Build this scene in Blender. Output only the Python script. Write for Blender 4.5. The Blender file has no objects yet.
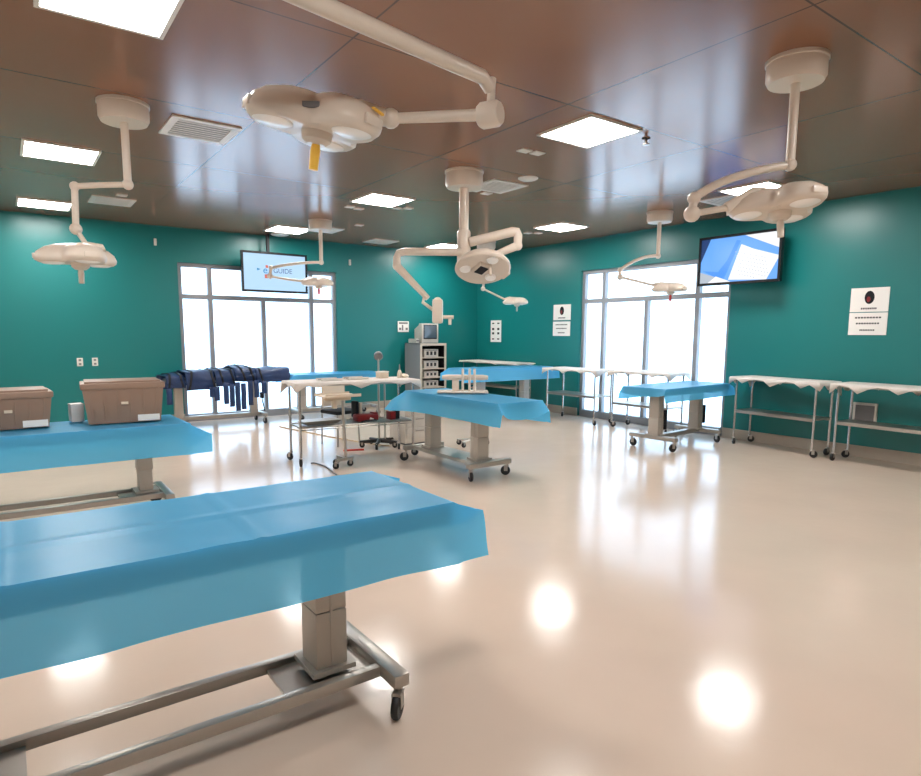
import bpy, bmesh, math, random
from mathutils import Vector, Matrix, noise
random.seed(7)
PI = math.pi
R = math.radians
SC = bpy.context.scene
COL = SC.collection

# ------------------------------------------------------------------ materials
def srgb(r, g, b):
    f = lambda c: (c/255/12.92) if c/255 <= .04045 else ((c/255+.055)/1.055)**2.4
    return (f(r), f(g), f(b), 1)

def mat(name, col, rough=.5, metal=0, spec=.5, bump=None, trans=0, coat=0, var=None, emit=None, estr=0, coat_rough=.05, ior=1.5):
    m = bpy.data.materials.new(name); m.use_nodes = True
    nt = m.node_tree; N = nt.nodes; L = nt.links
    b = N['Principled BSDF']; out = N['Material Output']
    b.inputs['Base Color'].default_value = col
    b.inputs['Roughness'].default_value = rough
    b.inputs['Metallic'].default_value = metal
    b.inputs['Specular IOR Level'].default_value = spec
    b.inputs['Coat Weight'].default_value = coat
    b.inputs['Coat Roughness'].default_value = coat_rough; b.inputs['IOR'].default_value = ior
    tc = N.new('ShaderNodeTexCoord')
    if var:                                             # (scale, amount) mottled colour of the thing itself
        n = N.new('ShaderNodeTexNoise'); n.inputs['Scale'].default_value = var[0]; n.inputs['Detail'].default_value = 6
        L.new(tc.outputs['Object'], n.inputs['Vector'])
        r = N.new('ShaderNodeMix'); r.data_type = 'RGBA'
        r.inputs[6].default_value = tuple(c*(1-var[1]) for c in col[:3])+(1,)
        r.inputs[7].default_value = tuple(min(1, c*(1+var[1])) for c in col[:3])+(1,)
        L.new(n.outputs['Fac'], r.inputs[0]); L.new(r.outputs[2], b.inputs['Base Color'])
    if bump:                                            # (scale, strength, distance)
        n = N.new('ShaderNodeTexNoise'); n.inputs['Scale'].default_value = bump[0]; n.inputs['Detail'].default_value = 4
        L.new(tc.outputs['Object'], n.inputs['Vector'])
        bp = N.new('ShaderNodeBump'); bp.inputs['Strength'].default_value = bump[1]; bp.inputs['Distance'].default_value = bump[2]
        L.new(n.outputs['Fac'], bp.inputs['Height']); L.new(bp.outputs['Normal'], b.inputs['Normal'])
    if trans:
        t = N.new('ShaderNodeBsdfTranslucent'); t.inputs['Color'].default_value = tuple(min(1, c*1.15) for c in col[:3])+(1,)
        mx = N.new('ShaderNodeMixShader'); mx.inputs[0].default_value = trans
        L.new(b.outputs[0], mx.inputs[1]); L.new(t.outputs[0], mx.inputs[2]); L.new(mx.outputs[0], out.inputs['Surface'])
    if emit:
        b.inputs['Emission Color'].default_value = emit; b.inputs['Emission Strength'].default_value = estr
    return m

M = {}
M['floor'] = mat('polished_concrete', srgb(214, 195, 178), .15, var=(1.6, .07), bump=(7, .05, .02), spec=.42)
M['wall'] = mat('teal_paint', srgb(18, 118, 118), .32, bump=(160, .06, .004))
M['backwall'] = mat('pale_paint', srgb(226, 224, 218), .5)
M['base'] = mat('cove_base', srgb(176, 166, 152), .45)
M['alu'] = mat('window_aluminium', srgb(150, 151, 154), .4, metal=.2)
M['pane'] = mat('frosted_daylit_glass', srgb(235, 243, 250), .3, emit=(.47, .73, 1, 1), estr=2.35)
M['panel'] = mat('lit_diffuser', (.9, .9, .9, 1), .4, emit=(1, .975, .94, 1), estr=34)
M['white'] = mat('white_enamel', srgb(222, 219, 212), .4)
M['lampwhite'] = mat('lamp_cream_enamel', srgb(216, 204, 190), .36, coat=.2)
M['lens'] = mat('lamp_lens', srgb(250, 250, 248), .3, coat=.3)
M['yellow'] = mat('yellow_plastic', srgb(246, 196, 70), .4)
M['dark'] = mat('dark_plastic', srgb(22, 24, 28), .6, spec=.25)
M['grille'] = mat('grille_grey', srgb(120, 120, 122), .5)
M['steel'] = mat('brushed_steel', srgb(176, 170, 162), .32, metal=.75, bump=(60, .03, .002))
M['column'] = mat('painted_column', srgb(184, 175, 164), .42, metal=.25)
M['chrome'] = mat('chrome_tube', srgb(190, 190, 190), .2, metal=.9)
M['rubber'] = mat('black_rubber', srgb(22, 22, 24), .5)
M['slab'] = mat('table_slab', srgb(120, 124, 130), .4)
def film(name, col, tr, clear):
    m = mat(name, col, .34, trans=tr, coat=.35, coat_rough=.3, bump=(14, .10, .006))
    nt = m.node_tree; out = nt.nodes['Material Output']; src = out.inputs['Surface'].links[0].from_socket
    t = nt.nodes.new('ShaderNodeBsdfTransparent'); t.inputs['Color'].default_value = (.55, .86, 1, 1)
    mx = nt.nodes.new('ShaderNodeMixShader'); mx.inputs[0].default_value = clear
    nt.links.new(src, mx.inputs[1]); nt.links.new(t.outputs[0], mx.inputs[2]); nt.links.new(mx.outputs[0], out.inputs['Surface'])
    return m
M['blue'] = film('blue_plastic_sheet', srgb(96, 198, 246), .45, .09)
M['cloth'] = mat('white_sheet', srgb(232, 226, 220), .6, trans=.2, bump=(30, .2, .01))
M['navy'] = mat('navy_vinyl', srgb(22, 50, 94), .42, bump=(26, .35, .01), var=(6, .25))
M['strap'] = mat('black_webbing', srgb(14, 18, 26), .6)
M['bin'] = mat('taupe_plastic', srgb(146, 122, 106), .42, var=(4, .06))
M['paper'] = mat('paper_white', srgb(238, 236, 232), .6)
M['ink'] = mat('dark_ink', srgb(50, 50, 54), .6)
M['red'] = mat('red_vinyl', srgb(128, 18, 24), .4)
M['redrod'] = mat('red_rod', srgb(214, 60, 44), .4)
M['cabside'] = mat('grey_cabinet', srgb(142, 142, 144), .45)
M['cabframe'] = mat('cream_cabinet_frame', srgb(206, 196, 180), .45)
M['black'] = mat('cabinet_inside', srgb(16, 18, 22), .6)
M['device'] = mat('device_ivory', srgb(208, 202, 192), .45)
M['crt'] = mat('crt_glass', srgb(92, 104, 116), .12, coat=.5)
M['beige'] = mat('beige_plastic', srgb(214, 200, 180), .5)
M['cable'] = mat('tan_cable', srgb(206, 178, 140), .5)
M['bezel'] = mat('tv_bezel', srgb(14, 16, 20), .25)
def screen(name, r, g, b, s=.85):
    c = srgb(r, g, b)
    return mat(name, (0.01, .01, .01, 1), .2, emit=c, estr=s)
M['scr_pale'] = screen('screen_pale_blue', 178, 214, 248)
M['scr_blue'] = screen('screen_blue', 104, 168, 252)
M['scr_mid'] = screen('screen_mid_blue', 70, 146, 248)
M['scr_dark'] = screen('screen_navy', 30, 60, 112)
M['scr_white'] = screen('screen_white', 246, 246, 250)
M['scr_grey'] = screen('screen_grey', 176, 186, 198)
M['scr_text'] = screen('screen_text', 70, 96, 140)
M['scr_teal'] = screen('screen_teal', 24, 132, 190)
M['scr_orange'] = screen('screen_orange', 206, 104, 84)

def ceiling_mat():
    m = mat('brown_ceiling_panel', srgb(138, 96, 72), .2, ior=1.47)
    nt = m.node_tree; N = nt.nodes; L = nt.links; b = N['Principled BSDF']
    tc = [n for n in N if n.type == 'TEX_COORD'][0]
    sp = N.new('ShaderNodeSeparateXYZ'); L.new(tc.outputs['Object'], sp.inputs[0])
    prev = None
    for ax, off in (('X', .25), ('Y', .27)):
        a = N.new('ShaderNodeMath'); a.operation = 'ADD'; a.inputs[1].default_value = off+40; L.new(sp.outputs[ax], a.inputs[0])
        w = N.new('ShaderNodeMath'); w.operation = 'PINGPONG'; w.inputs[1].default_value = .875; L.new(a.outputs[0], w.inputs[0])
        c = N.new('ShaderNodeMath'); c.operation = 'LESS_THAN'; c.inputs[1].default_value = .006; L.new(w.outputs[0], c.inputs[0])
        if prev is None: prev = c
        else:
            mx = N.new('ShaderNodeMath'); mx.operation = 'MAXIMUM'; L.new(prev.outputs[0], mx.inputs[0]); L.new(c.outputs[0], mx.inputs[1]); prev = mx
    mix = N.new('ShaderNodeMix'); mix.data_type = 'RGBA'
    mix.inputs[6].default_value = srgb(138, 96, 72); mix.inputs[7].default_value = srgb(84, 64, 52)
    L.new(prev.outputs[0], mix.inputs[0]); L.new(mix.outputs[2], b.inputs['Base Color'])
    n = N.new('ShaderNodeTexNoise'); n.inputs['Scale'].default_value = .9; n.inputs['Detail'].default_value = 2
    L.new(tc.outputs['Object'], n.inputs['Vector'])
    bp = N.new('ShaderNodeBump'); bp.inputs['Strength'].default_value = .06; bp.inputs['Distance'].default_value = .05
    L.new(n.outputs['Fac'], bp.inputs['Height']); L.new(bp.outputs['Normal'], b.inputs['Normal'])
    return m
M['ceiling'] = ceiling_mat()

# ------------------------------------------------------------------ mesh helpers
class MB:
    def __init__(s): s.bm = bmesh.new(); s.mi = 0
    def _f(s, vs):
        try:
            f = s.bm.faces.new(vs); f.material_index = s.mi; return f
        except ValueError: return None
    def box(s, c, d, rz=0, bev=0, mtx=None):
        r = bmesh.ops.create_cube(s.bm, size=1)
        vs = r['verts']
        bmesh.ops.scale(s.bm, vec=d, verts=vs)
        if bev:
            es = list({e for v in vs for e in v.link_edges})
            q = bmesh.ops.bevel(s.bm, geom=es, offset=bev, segments=2, affect='EDGES', profile=.6)
            vs = list({v for f in q['faces'] for v in f.verts} | {v for v in vs if v.is_valid})
        if rz: bmesh.ops.rotate(s.bm, cent=(0, 0, 0), matrix=Matrix.Rotation(rz, 3, 'Z'), verts=vs)
        if mtx is not None: bmesh.ops.transform(s.bm, matrix=mtx, verts=vs)
        bmesh.ops.translate(s.bm, vec=c, verts=vs)
        for f in {f for v in vs for f in v.link_faces}: f.material_index = s.mi
        return s
    def hexa(s, p):                                     # eight points: bottom 4, top 4
        v = [s.bm.verts.new(q) for q in p]
        for a in ((3, 2, 1, 0), (4, 5, 6, 7), (0, 1, 5, 4), (1, 2, 6, 5), (2, 3, 7, 6), (3, 0, 4, 7)): s._f([v[i] for i in a])
        return s
    def tube(s, pts, r, n=10, cap=True):
        pts = [Vector(p) for p in pts]; rs = r if isinstance(r, (list, tuple)) else [r]*len(pts)
        rings = []; up = None
        for i, p in enumerate(pts):
            a = pts[max(0, i-1)]; b = pts[min(len(pts)-1, i+1)]
            t = (b-a).normalized()
            if up is None:
                up = Vector((0, 0, 1)) if abs(t.z) < .9 else Vector((1, 0, 0))
            x = t.cross(up)
            if x.length < 1e-4: x = t.cross(Vector((0, 1, 0)))
            x.normalize(); y = x.cross(t).normalized(); up = y
            rings.append([s.bm.verts.new(p+(x*math.cos(k*2*PI/n)+y*math.sin(k*2*PI/n))*rs[i]) for k in range(n)])
        for a, b in zip(rings, rings[1:]):
            for k in range(n): s._f([a[k], a[(k+1) % n], b[(k+1) % n], b[k]])
        if cap: s._f(rings[0][::-1]); s._f(rings[-1])
        return s
    def lathe(s, prof, c=(0, 0, 0), n=28, mtx=None):     # prof: (r, z) list
        c = Vector(c); rings = []
        T = mtx or Matrix.Identity(4)
        for r, z in prof:
            if r < 1e-5: rings.append([s.bm.verts.new(c+(T @ Vector((0, 0, z))))])
            else: rings.append([s.bm.verts.new(c+(T @ Vector((r*math.cos(k*2*PI/n), r*math.sin(k*2*PI/n), z)))) for k in range(n)])
        for a, b in zip(rings, rings[1:]):
            for k in range(n):
                q = [a[k % len(a)], a[(k+1) % len(a)], b[(k+1) % len(b)], b[k % len(b)]]
                u = []
                for v in q:
                    if v not in u: u.append(v)
                if len(u) > 2: s._f(u)
        return s
    def sphere(s, c, r, n=14):
        m = n//2
        return s.lathe([(r*math.sin(PI*i/m) if 0 < i < m else 0, -r*math.cos(PI*i/m)) for i in range(m+1)], c, n)
    def poly(s, pts, thick=None, nrm=None):
        v = [s.bm.verts.new(p) for p in pts]; s._f(v)
        if thick:
            d = Vector(nrm)*thick
            w = [s.bm.verts.new(Vector(p)-d) for p in pts]; s._f(w[::-1])
            k = len(v)
            for i in range(k): s._f([v[(i+1) % k], v[i], w[i], w[(i+1) % k]])
        return s
    def grid(s, P):                                     # P[i][j] points
        V = [[s.bm.verts.new(p) for p in row] for row in P]
        for i in range(len(V)-1):
            for j in range(len(V[0])-1): s._f([V[i][j], V[i+1][j], V[i+1][j+1], V[i][j+1]])
        return s
    def build(s, name, mats, parent=None, smooth=True, ang=35, keep=False):
        if not keep: bmesh.ops.recalc_face_normals(s.bm, faces=s.bm.faces[:])
        me = bpy.data.meshes.new(name); s.bm.to_mesh(me); s.bm.free()
        for m in (mats if isinstance(mats, (list, tuple)) else [mats]): me.materials.append(m)
        if smooth:
            me.shade_smooth(); me.set_sharp_from_angle(angle=math.radians(ang))
        o = bpy.data.objects.new(name, me); COL.objects.link(o)
        if parent: o.parent = parent
        return o

def tag(o, label, cat, group=None):
    o['label'] = label; o['category'] = cat
    if group: o['group'] = group
    return o
def thing(name, label, cat, loc=(0, 0, 0), rz=0, group=None):
    o = bpy.data.objects.new(name, None); COL.objects.link(o); o.empty_display_size = .1
    o.location = loc; o.rotation_euler = (0, 0, rz)
    return tag(o, label, cat, group)
def struct(o): o['kind'] = 'structure'; return o
def bez(a, b, c, n=8):
    a, b, c = Vector(a), Vector(b), Vector(c)
    return [a*(1-t)**2+b*2*t*(1-t)+c*t*t for t in [i/n for i in range(n+1)]]

# ------------------------------------------------------------------ room shell
XW, YW, ZC = 8.543, 11.14, 3.193
X0, Y0 = -3.2, -3.0
WIN_L = (2.36, 5.17); WIN_R = (5.12, 8.05); WB, WT, WTR = .0, 2.64, 2.095
m = MB(); m.box(((X0+XW)/2, (Y0+YW)/2, -.05), (XW-X0+.6, YW-Y0+.6, .1)); struct(m.build('floor', M['floor'], smooth=False))
m = MB(); m.box(((X0+XW)/2, (Y0+YW)/2, ZC+.05), (XW-X0+.6, YW-Y0+.6, .1)); struct(m.build('ceiling', M['ceiling'], smooth=False))
T = .3
m = MB()                                                # left wall with its window hole
m.box(((X0+WIN_L[0])/2, YW+T/2, ZC/2), (WIN_L[0]-X0, T, ZC)); m.box(((WIN_L[1]+XW+T)/2, YW+T/2, ZC/2), (XW+T-WIN_L[1], T, ZC))
m.box((sum(WIN_L)/2, YW+T/2, (WT+ZC)/2), (WIN_L[1]-WIN_L[0], T, ZC-WT))
struct(m.build('wall_left', M['wall'], smooth=False))
m = MB()
m.box((XW+T/2, (Y0+WIN_R[0])/2, ZC/2), (T, WIN_R[0]-Y0, ZC)); m.box((XW+T/2, (WIN_R[1]+YW)/2, ZC/2), (T, YW-WIN_R[1], ZC))
m.box((XW+T/2, sum(WIN_R)/2, (WT+ZC)/2), (T, WIN_R[1]-WIN_R[0], ZC-WT))
struct(m.build('wall_right', M['wall'], smooth=False))
m = MB(); m.box((X0-.1, (Y0+YW)/2, ZC/2), (.2, YW-Y0+.4, ZC)); struct(m.build('wall_far_left', M['backwall'], smooth=False))
m = MB(); m.box(((X0+XW)/2, Y0-.1, ZC/2), (XW-X0+.4, .2, ZC)); struct(m.build('wall_back', M['backwall'], smooth=False))
def baseboard(name, segs, axis):
    m = MB()
    for a, b in segs:
        if axis == 'x': m.box(((a+b)/2, YW-.008, .07), (b-a, .016, .14), bev=.004)
        else: m.box((XW-.008, (a+b)/2, .07), (.016, b-a, .14), bev=.004)
    struct(m.build(name, M['base'], smooth=False))
baseboard('baseboard_left', [(X0, WIN_L[0]), (WIN_L[1], XW)], 'x')
baseboard('baseboard_right', [(Y0, WIN_R[0]), (WIN_R[1], YW)], 'y')

def window(name, a0, a1, cuts_top, cuts_low, axis):
    f0, f1 = .05, .16                                   # frame depth inside the wall
    fm = (f0+f1)/2; fd = f1-f0; w = .065
    def P(u, z, d): return (u, YW+d, z) if axis == 'x' else (XW+d, u, z)
    def D(du, dz, dd): return (du, dd, dz) if axis == 'x' else (dd, du, dz)
    m = MB()
    for u in (a0+w/2, a1-w/2): m.box(P(u, (WB+WT)/2, fm), D(w, WT-WB, fd))
    m.box(P((a0+a1)/2, WT-w/2, fm), D(a1-a0-2*w, w, fd)); m.box(P((a0+a1)/2, WB+.06, fm-.02), D(a1-a0-2*w, .12, fd+.04))
    m.box(P((a0+a1)/2, WTR, fm), D(a1-a0-2*w, .076, fd))
    for u in cuts_top: m.box(P(u, (WTR+.038+WT-w)/2, fm), D(.072, WT-w-WTR-.038, fd))
    for u in cuts_low: m.box(P(u, (WTR-.038+WB+.12)/2, fm), D(.072, WTR-.038-WB-.12, fd))
    fr = struct(m.build(name, M['alu'], smooth=False))
    def panes(cuts, z0, z1):
        xs = [a0+w]+[q for c in cuts for q in (c-.036, c+.036)]+[a1-w]
        for k in range(0, len(xs), 2):
            g = MB(); g.box(P((xs[k]+xs[k+1])/2, (z0+z1)/2, f1-.03), D(xs[k+1]-xs[k], z1-z0, .012)); g.build('pane', M['pane'], fr, smooth=False)
    panes(cuts_top, WTR+.038, WT-w); panes(cuts_low, WB+.12, WTR-.038)
    return fr
window('window_1', WIN_L[0], WIN_L[1], (2.87, 4.68), (2.87, 3.775, 4.68), 'x')
window('window_2', WIN_R[0], WIN_R[1], (5.69, 7.55), (5.69, 6.63, 7.55), 'y')

# ------------------------------------------------------------------ ceiling things
def panel_light(x, y, label):
    t = thing('ceiling_light', label, 'ceiling light', (x, y, ZC), 0, 'square ceiling light panels')
    h = .31; m = MB()
    for s in (-1, 1): m.box((s*(h-.0125), 0, -.008), (.025, 2*h, .016)); m.box((0, s*(h-.0125), -.008), (2*h-.05, .025, .016))
    m.build('frame', M['white'], t, smooth=False)
    m = MB(); m.box((0, 0, -.006), (2*h-.05, 2*h-.05, .01)); m.build('diffuser', M['panel'], t, smooth=False)
for x, y, l in ((4.10, 3.82, 'large square lit ceiling panel nearest above the floor, right of the round white mount'),
                (4.02, 7.25, 'square lit ceiling panel left of the white lamp mount on the brown ceiling'),
                (3.90, 10.22, 'square lit ceiling panel above the left television'),
                (7.08, 10.24, 'square lit ceiling panel just behind the centre surgical lamp arm'),
                (7.27, 7.31, 'square lit ceiling panel between the centre lamp and the right window'),
                (7.23, 4.08, 'square lit ceiling panel partly behind the surgical lamp over the right television'),
                (.55, 10.22, 'square lit ceiling panel farthest left along the left wall'),
                (.55, 7.25, 'square lit ceiling panel above the table with the brown bins'),
                (.55, 3.82, 'square lit ceiling panel nearest on the left, before the large vent'),
                (4.10, .4, 'square lit ceiling panel overhead beside the camera'),
                (7.25, .4, 'square lit ceiling panel over the near right floor'),
                (.55, .4, 'square lit ceiling panel directly over the camera'),
                (-2.0, 3.82, 'square lit ceiling panel over the far left bay, near row'),
                (-2.0, 7.25, 'square lit ceiling panel over the far left bay, far row')):
    panel_light(x, y, l)
def vent(x, y, h, label):
    t = thing('air_vent', label, 'air vent', (x, y, ZC), 0, 'square ceiling air vents')
    m = MB()
    for s in (-1, 1): m.box((s*(h-.03), 0, -.006), (.06, 2*h, .012)); m.box((0, s*(h-.03), -.006), (2*h-.12, .06, .012))
    m.build('frame', M['white'], t, smooth=False)
    m = MB(); m.box((0, 0, -.002), (2*h-.12, 2*h-.12, .004))
    m.build('backing', M['grille'], t, smooth=False)
    m = MB()
    for k in range(7): m.box((0, -h+.1+k*(2*h-.2)/6, -.007), (2*h-.12, .025, .005))
    m.build('louvres', M['white'], t, smooth=False)
vent(4.72, 5.79, .25, 'square air vent just right of the round white lamp mount')
vent(4.38, 9.87, .25, 'square air vent right of the lamp mount over the left television')
vent(5.77, 10.48, .25, 'square air vent on the ceiling above the equipment cabinet wall')
vent(7.51, 4.61, .25, 'square air vent beside the panel above the right television')
vent(1.45, 5.75, .27, 'large square air vent left of the big near surgical lamp')
vent(1.25, 9.46, .25, 'square air vent farthest left on the ceiling')
def plate(x, y, label, dx=.12, dy=.1):
    m = MB(); m.box((0, 0, -.006), (dx, dy, .012), bev=.003); o = m.build('ceiling_plate', M['white'], smooth=False)
    o.location = (x, y, ZC); tag(o, label, 'ceiling plate', 'small white ceiling plates')
for x, y, l in ((4.02, 4.54, 'left small white plate of the pair near the largest ceiling panel'), (4.17, 4.53, 'right small white plate of the pair near the largest ceiling panel'),
                (3.88, 7.90, 'left small white plate in front of the panel left of the centre mount'), (4.04, 7.95, 'second small white plate in front of the panel left of the centre mount'),
                (4.43, 7.60, 'third small white plate under the right corner of the panel left of the mount'), (4.56, 7.51, 'fourth small white plate right of the panel left of the mount'),
                (4.64, 9.12, 'small white plate above the vent near the left television lamp'), (4.63, 6.10, 'left small white plate under the vent by the centre mount'),
                (4.84, 6.15, 'right small white plate under the vent by the centre mount'), (7.26, 8.08, 'left small white plate in front of the panel right of the centre lamp'),
                (7.40, 7.98, 'right small white plate in front of the panel right of the centre lamp'), (1.30, 8.98, 'small white plate above the farthest left vent')):
    plate(x, y, l)
def disc(name, x, y, r, label, cat):
    m = MB(); m.lathe([(0, -.02), (r*.8, -.02), (r, -.008), (r, 0)]); o = m.build(name, M['white']); o.location = (x, y, ZC); tag(o, label, cat)
disc('ceiling_speaker', 4.75, 5.30, .11, 'round white ceiling speaker right of the centre lamp mount', 'speaker')
disc('smoke_detector', 3.98, 10.83, .15, 'round white detector on the ceiling behind the left television', 'detector')
m = MB(); m.tube([(0, 0, 0), (0, 0, -.05)], .012); m.lathe([(0, -.062), (.03, -.058), (.03, -.05), (0, -.05)]); m.lathe([(.035, -.006), (.035, 0), (0, 0)])
o = m.build('fire_sprinkler', M['steel']); o.location = (4.62, 3.64, ZC); tag(o, 'small fire sprinkler right of the largest ceiling panel', 'sprinkler')

# ------------------------------------------------------------------ surgical lamps
def frame_from(axis, spin=0):
    z = Vector(axis).normalized(); x = Vector((1, 0, 0)) if abs(z.x) < .9 else Vector((0, 1, 0))
    y = z.cross(x).normalized(); x = y.cross(z)
    return Matrix((x, y, z)).transposed().to_4x4() @ Matrix.Rotation(spin, 4, 'Z')
def lobed_head(root, c, up=(0, 0, 1), spin=0, R=.28, handle='cream', detail=True, th_=1.25):
    T = Matrix.Translation(Vector(c)) @ frame_from(up, spin)
    def rad(th): return R*(.56+.44*(.5+.5*math.cos(3*th))**.75)
    n = 54; m = MB()
    prof = [(0, .30), (.3, .29), (.55, .26), (.78, .20), (.93, .11), (1.0, .0), (.98, -.06), (.9, -.10), (.5, -.09), (0, -.09)]
    rings = []
    for q, z in prof:
        if q == 0: rings.append([m.bm.verts.new(T @ Vector((0, 0, th_*z*R)))]); continue
        row = []
        for k in range(n):
            th = 2*PI*k/n; r = rad(th)*q+R*.02*math.sin(9*th)*(q > .9)
            zz = th_*z*R*(1-.25*(1-rad(th)/R)*(z > 0))
            row.append(m.bm.verts.new(T @ Vector((r*math.cos(th), r*math.sin(th), zz))))
        rings.append(row)
    for a, b in zip(rings, rings[1:]):
        for k in range(n):
            q = [a[k % len(a)], a[(k+1) % len(a)], b[(k+1) % len(b)], b[k % len(b)]]
            u = []
            for v in q:
                if v not in u: u.append(v)
            m._f(u)
    hd = m.build('lamp_head', M['lampwhite'], root, ang=50)
    for k in range(3):                                  # a lens under each lobe
        th = 2*PI*k/3; p = T @ Vector((R*.62*math.cos(th), R*.62*math.sin(th), -.10*R*th_))
        g = MB(); g.lathe([(0, -.035*R), (.2*R, -.03*R), (.27*R, 0), (.27*R, .03*R)], p, 24, T.to_3x3().to_4x4()); g.build('lens', M['lens'], hd)
    g = MB(); g.lathe([(0, -.28*R), (.13*R, -.28*R), (.2*R, -.22*R), (.22*R, -.1*R), (.22*R, -.05*R)], T @ Vector((0, 0, 0)), 24, T.to_3x3().to_4x4())
    g.build('centre_hub', M['lampwhite'], hd)
    g = MB(); g.tube([T @ Vector((0, 0, -.27*R)), T @ Vector((0, 0, -.36*R)), T @ Vector((0, 0, -.62*R))], [.055*R, .07*R, .062*R], 12)
    g.build('handle', M['yellow'] if handle == 'yellow' else (M['redrod'] if handle == 'red' else M['lampwhite']), hd)
    if detail:
        for k in range(3):                              # yoke bulge and end caps over the lobes
            th = 2*PI*k/3
            g = MB(); e = T @ Vector((R*.97*math.cos(th), R*.97*math.sin(th), .02*R))
            g.box(e, (.06*R, .34*R, .13*R), bev=.02*R, mtx=(T.to_3x3() @ Matrix.Rotation(th, 3, 'Z')).to_4x4())
            g.build('end_cap', M['lampwhite'], hd)
        g = MB(); e = T @ Vector((-.1*R, -.35*R, .285*R)); g.box(e, (.2*R, .1*R, .02*R), mtx=T.to_3x3().to_4x4()); g.build('control_pad', M['dark'], hd)
    return hd
def mount(root, r=.2, h=.15):
    m = MB(); m.lathe([(0, 0), (r, 0), (r, -.02), (r*.96, -.025), (r*.96, -h*.8), (r*.88, -h), (0, -h)], n=36); m.build('ceiling_mount', M['lampwhite'], root)
def joint(root, p, r, name='elbow_joint'):
    m = MB(); m.sphere(p, r, 16); m.build(name, M['lampwhite'], root)
def tube(root, name, pts, r, mt='lampwhite', n=12):
    m = MB(); m.tube(pts, r, n); return m.build(name, M[mt], root)
def L(o, pts): return [tuple(Vector(p)-Vector(o)) for p in pts]

def small_lamp(hub, pts_up, drop, pts_low, head, spin, label, ru=.022, rl=.018, handle='cream', R=.26, up=(0, 0, 1), mr=.18):
    t = thing('surgical_lamp', label, 'surgical lamp', hub, 0, 'ceiling surgical lamps')
    mount(t, mr, .14)
    up_p = L(hub, pts_up); lo = L(hub, pts_low); hd = tuple(Vector(head)-Vector(hub))
    z_bot = up_p[0][2]
    tube(t, 'column', [(up_p[0][0]*0, up_p[0][1]*0, -.12), (0, 0, z_bot-.03)], .028)
    joint(t, (0, 0, z_bot), .04)
    tube(t, 'upper_arm', [(0, 0, z_bot)]+up_p[1:], ru)
    joint(t, up_p[-1], ru*1.6)
    tube(t, 'drop_link', [up_p[-1], lo[0]], rl*1.3)
    joint(t, lo[0], ru*2.0)
    tube(t, 'lower_arm', lo, rl)
    v = (Vector(lo[-1])-Vector(hd)); v.z = 0; v.normalize()
    tube(t, 'yoke', [lo[-1], tuple(Vector(hd)+v*R*.55+Vector((0, 0, .3*R))), tuple(Vector(hd)+Vector((0, 0, .26*R)))], [rl*1.6, .03, .03])
    lobed_head(t, hd, up, spin, R, handle)
    return t
small_lamp((7.50, 5.62, ZC), bez((7.5, 5.62, 2.60), (7.25, 5.76, 2.60), (7.042, 5.903, 2.40)), 0, [(7.035, 5.893, 2.30), (7.40, 5.60, 2.19)], (7.60, 5.46, 2.13), .4,
           'cream surgical lamp hanging in front of the right window', handle='red')
small_lamp((4.00, 9.15, ZC), bez((4.0, 9.15, 2.575), (3.66, 9.34, 2.57), (3.357, 9.554, 2.482)), 0, bez((3.336, 9.55, 2.361), (3.5, 9.42, 2.31), (3.73, 9.25, 2.285)), (3.93, 9.10, 2.245), .9,
           'cream surgical lamp hanging in front of the left television', handle='red')
small_lamp((7.33, 9.30, ZC), [(7.33, 9.30, 2.60), (7.27, 9.27, 2.58)], 0, [(7.23, 9.257, 2.33), (7.55, 9.0, 2.135)], (7.72, 8.86, 2.08), .5,
           'small cream surgical lamp farthest back, near the room corner')
small_lamp((4.09, 2.10, ZC), bez((4.09, 2.10, 2.57), (3.72, 2.33, 2.50), (3.597, 2.442, 2.36), 10), 0, [(3.581, 2.441, 2.262), (3.76, 2.32, 2.30)], (4.04, 2.12, 2.31), .2,
           'large cream surgical lamp upper right, above the right television', ru=.026, rl=.02, R=.31, up=(.05, .12, 1))
small_lamp((.835, 5.45, ZC), [(.835, 5.45, 2.61), (.66, 5.55, 2.60), (.50, 5.61, 2.58)], 0, [(.49, 5.62, 2.27), (.55, 5.58, 2.15)], (.50, 5.58, 2.05), .7,
           'cream surgical lamp at far left before the teal wall', R=.30)
# the big near lamp
hub = (.50, 2.02, ZC)
t = thing('surgical_lamp', 'biggest cream surgical lamp upper left with a yellow handle', 'surgical lamp', hub, 0, 'ceiling surgical lamps')
mount(t, .2, .15)
tube(t, 'column', [(0, 0, -.12), (0, 0, -.66)], .04)
pe = tuple(Vector((1.779, 2.243, 2.585))-Vector(hub)); pj = tuple(Vector((1.772, 2.232, 2.445))-Vector(hub))
joint(t, (0, 0, -.62), .055)
tube(t, 'upper_arm', [(0, 0, -.60), (pe[0]-.05, pe[1]-.01, pe[2]+.005), (pe[0], pe[1], pe[2]-.03)], [.034, .03, .028])
tube(t, 'drop_link', [(pe[0]+.012, pe[1], pe[2]+.015), pj], .018)
m = MB(); T = frame_from((.4, -.8, 0)); m.lathe([(0, -.05), (.045, -.05), (.055, -.035), (.055, .035), (.045, .05), (0, .05)], pj, 24, T); m.build('elbow_joint', M['lampwhite'], t)
hc = tuple(Vector((1.165, 2.665, 2.40))-Vector(hub)); la = tuple(Vector((1.42, 2.48, 2.425))-Vector(hub))
tube(t, 'lower_arm', [pj, la], [.026, .022])
m = MB(); m.sphere(la, .042, 16); m.tube([la, tuple(Vector(la)*.6+Vector(hc)*.4+Vector((0, 0, .035))), tuple(Vector(hc)+Vector((0, 0, .07)))], [.035, .05, .05], 14); m.build('yoke', M['lampwhite'], t)
hd = lobed_head(t, hc, (.10, -.10, 1), .95, .31, 'yellow', th_=1.32)
d = Vector(hc)
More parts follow.
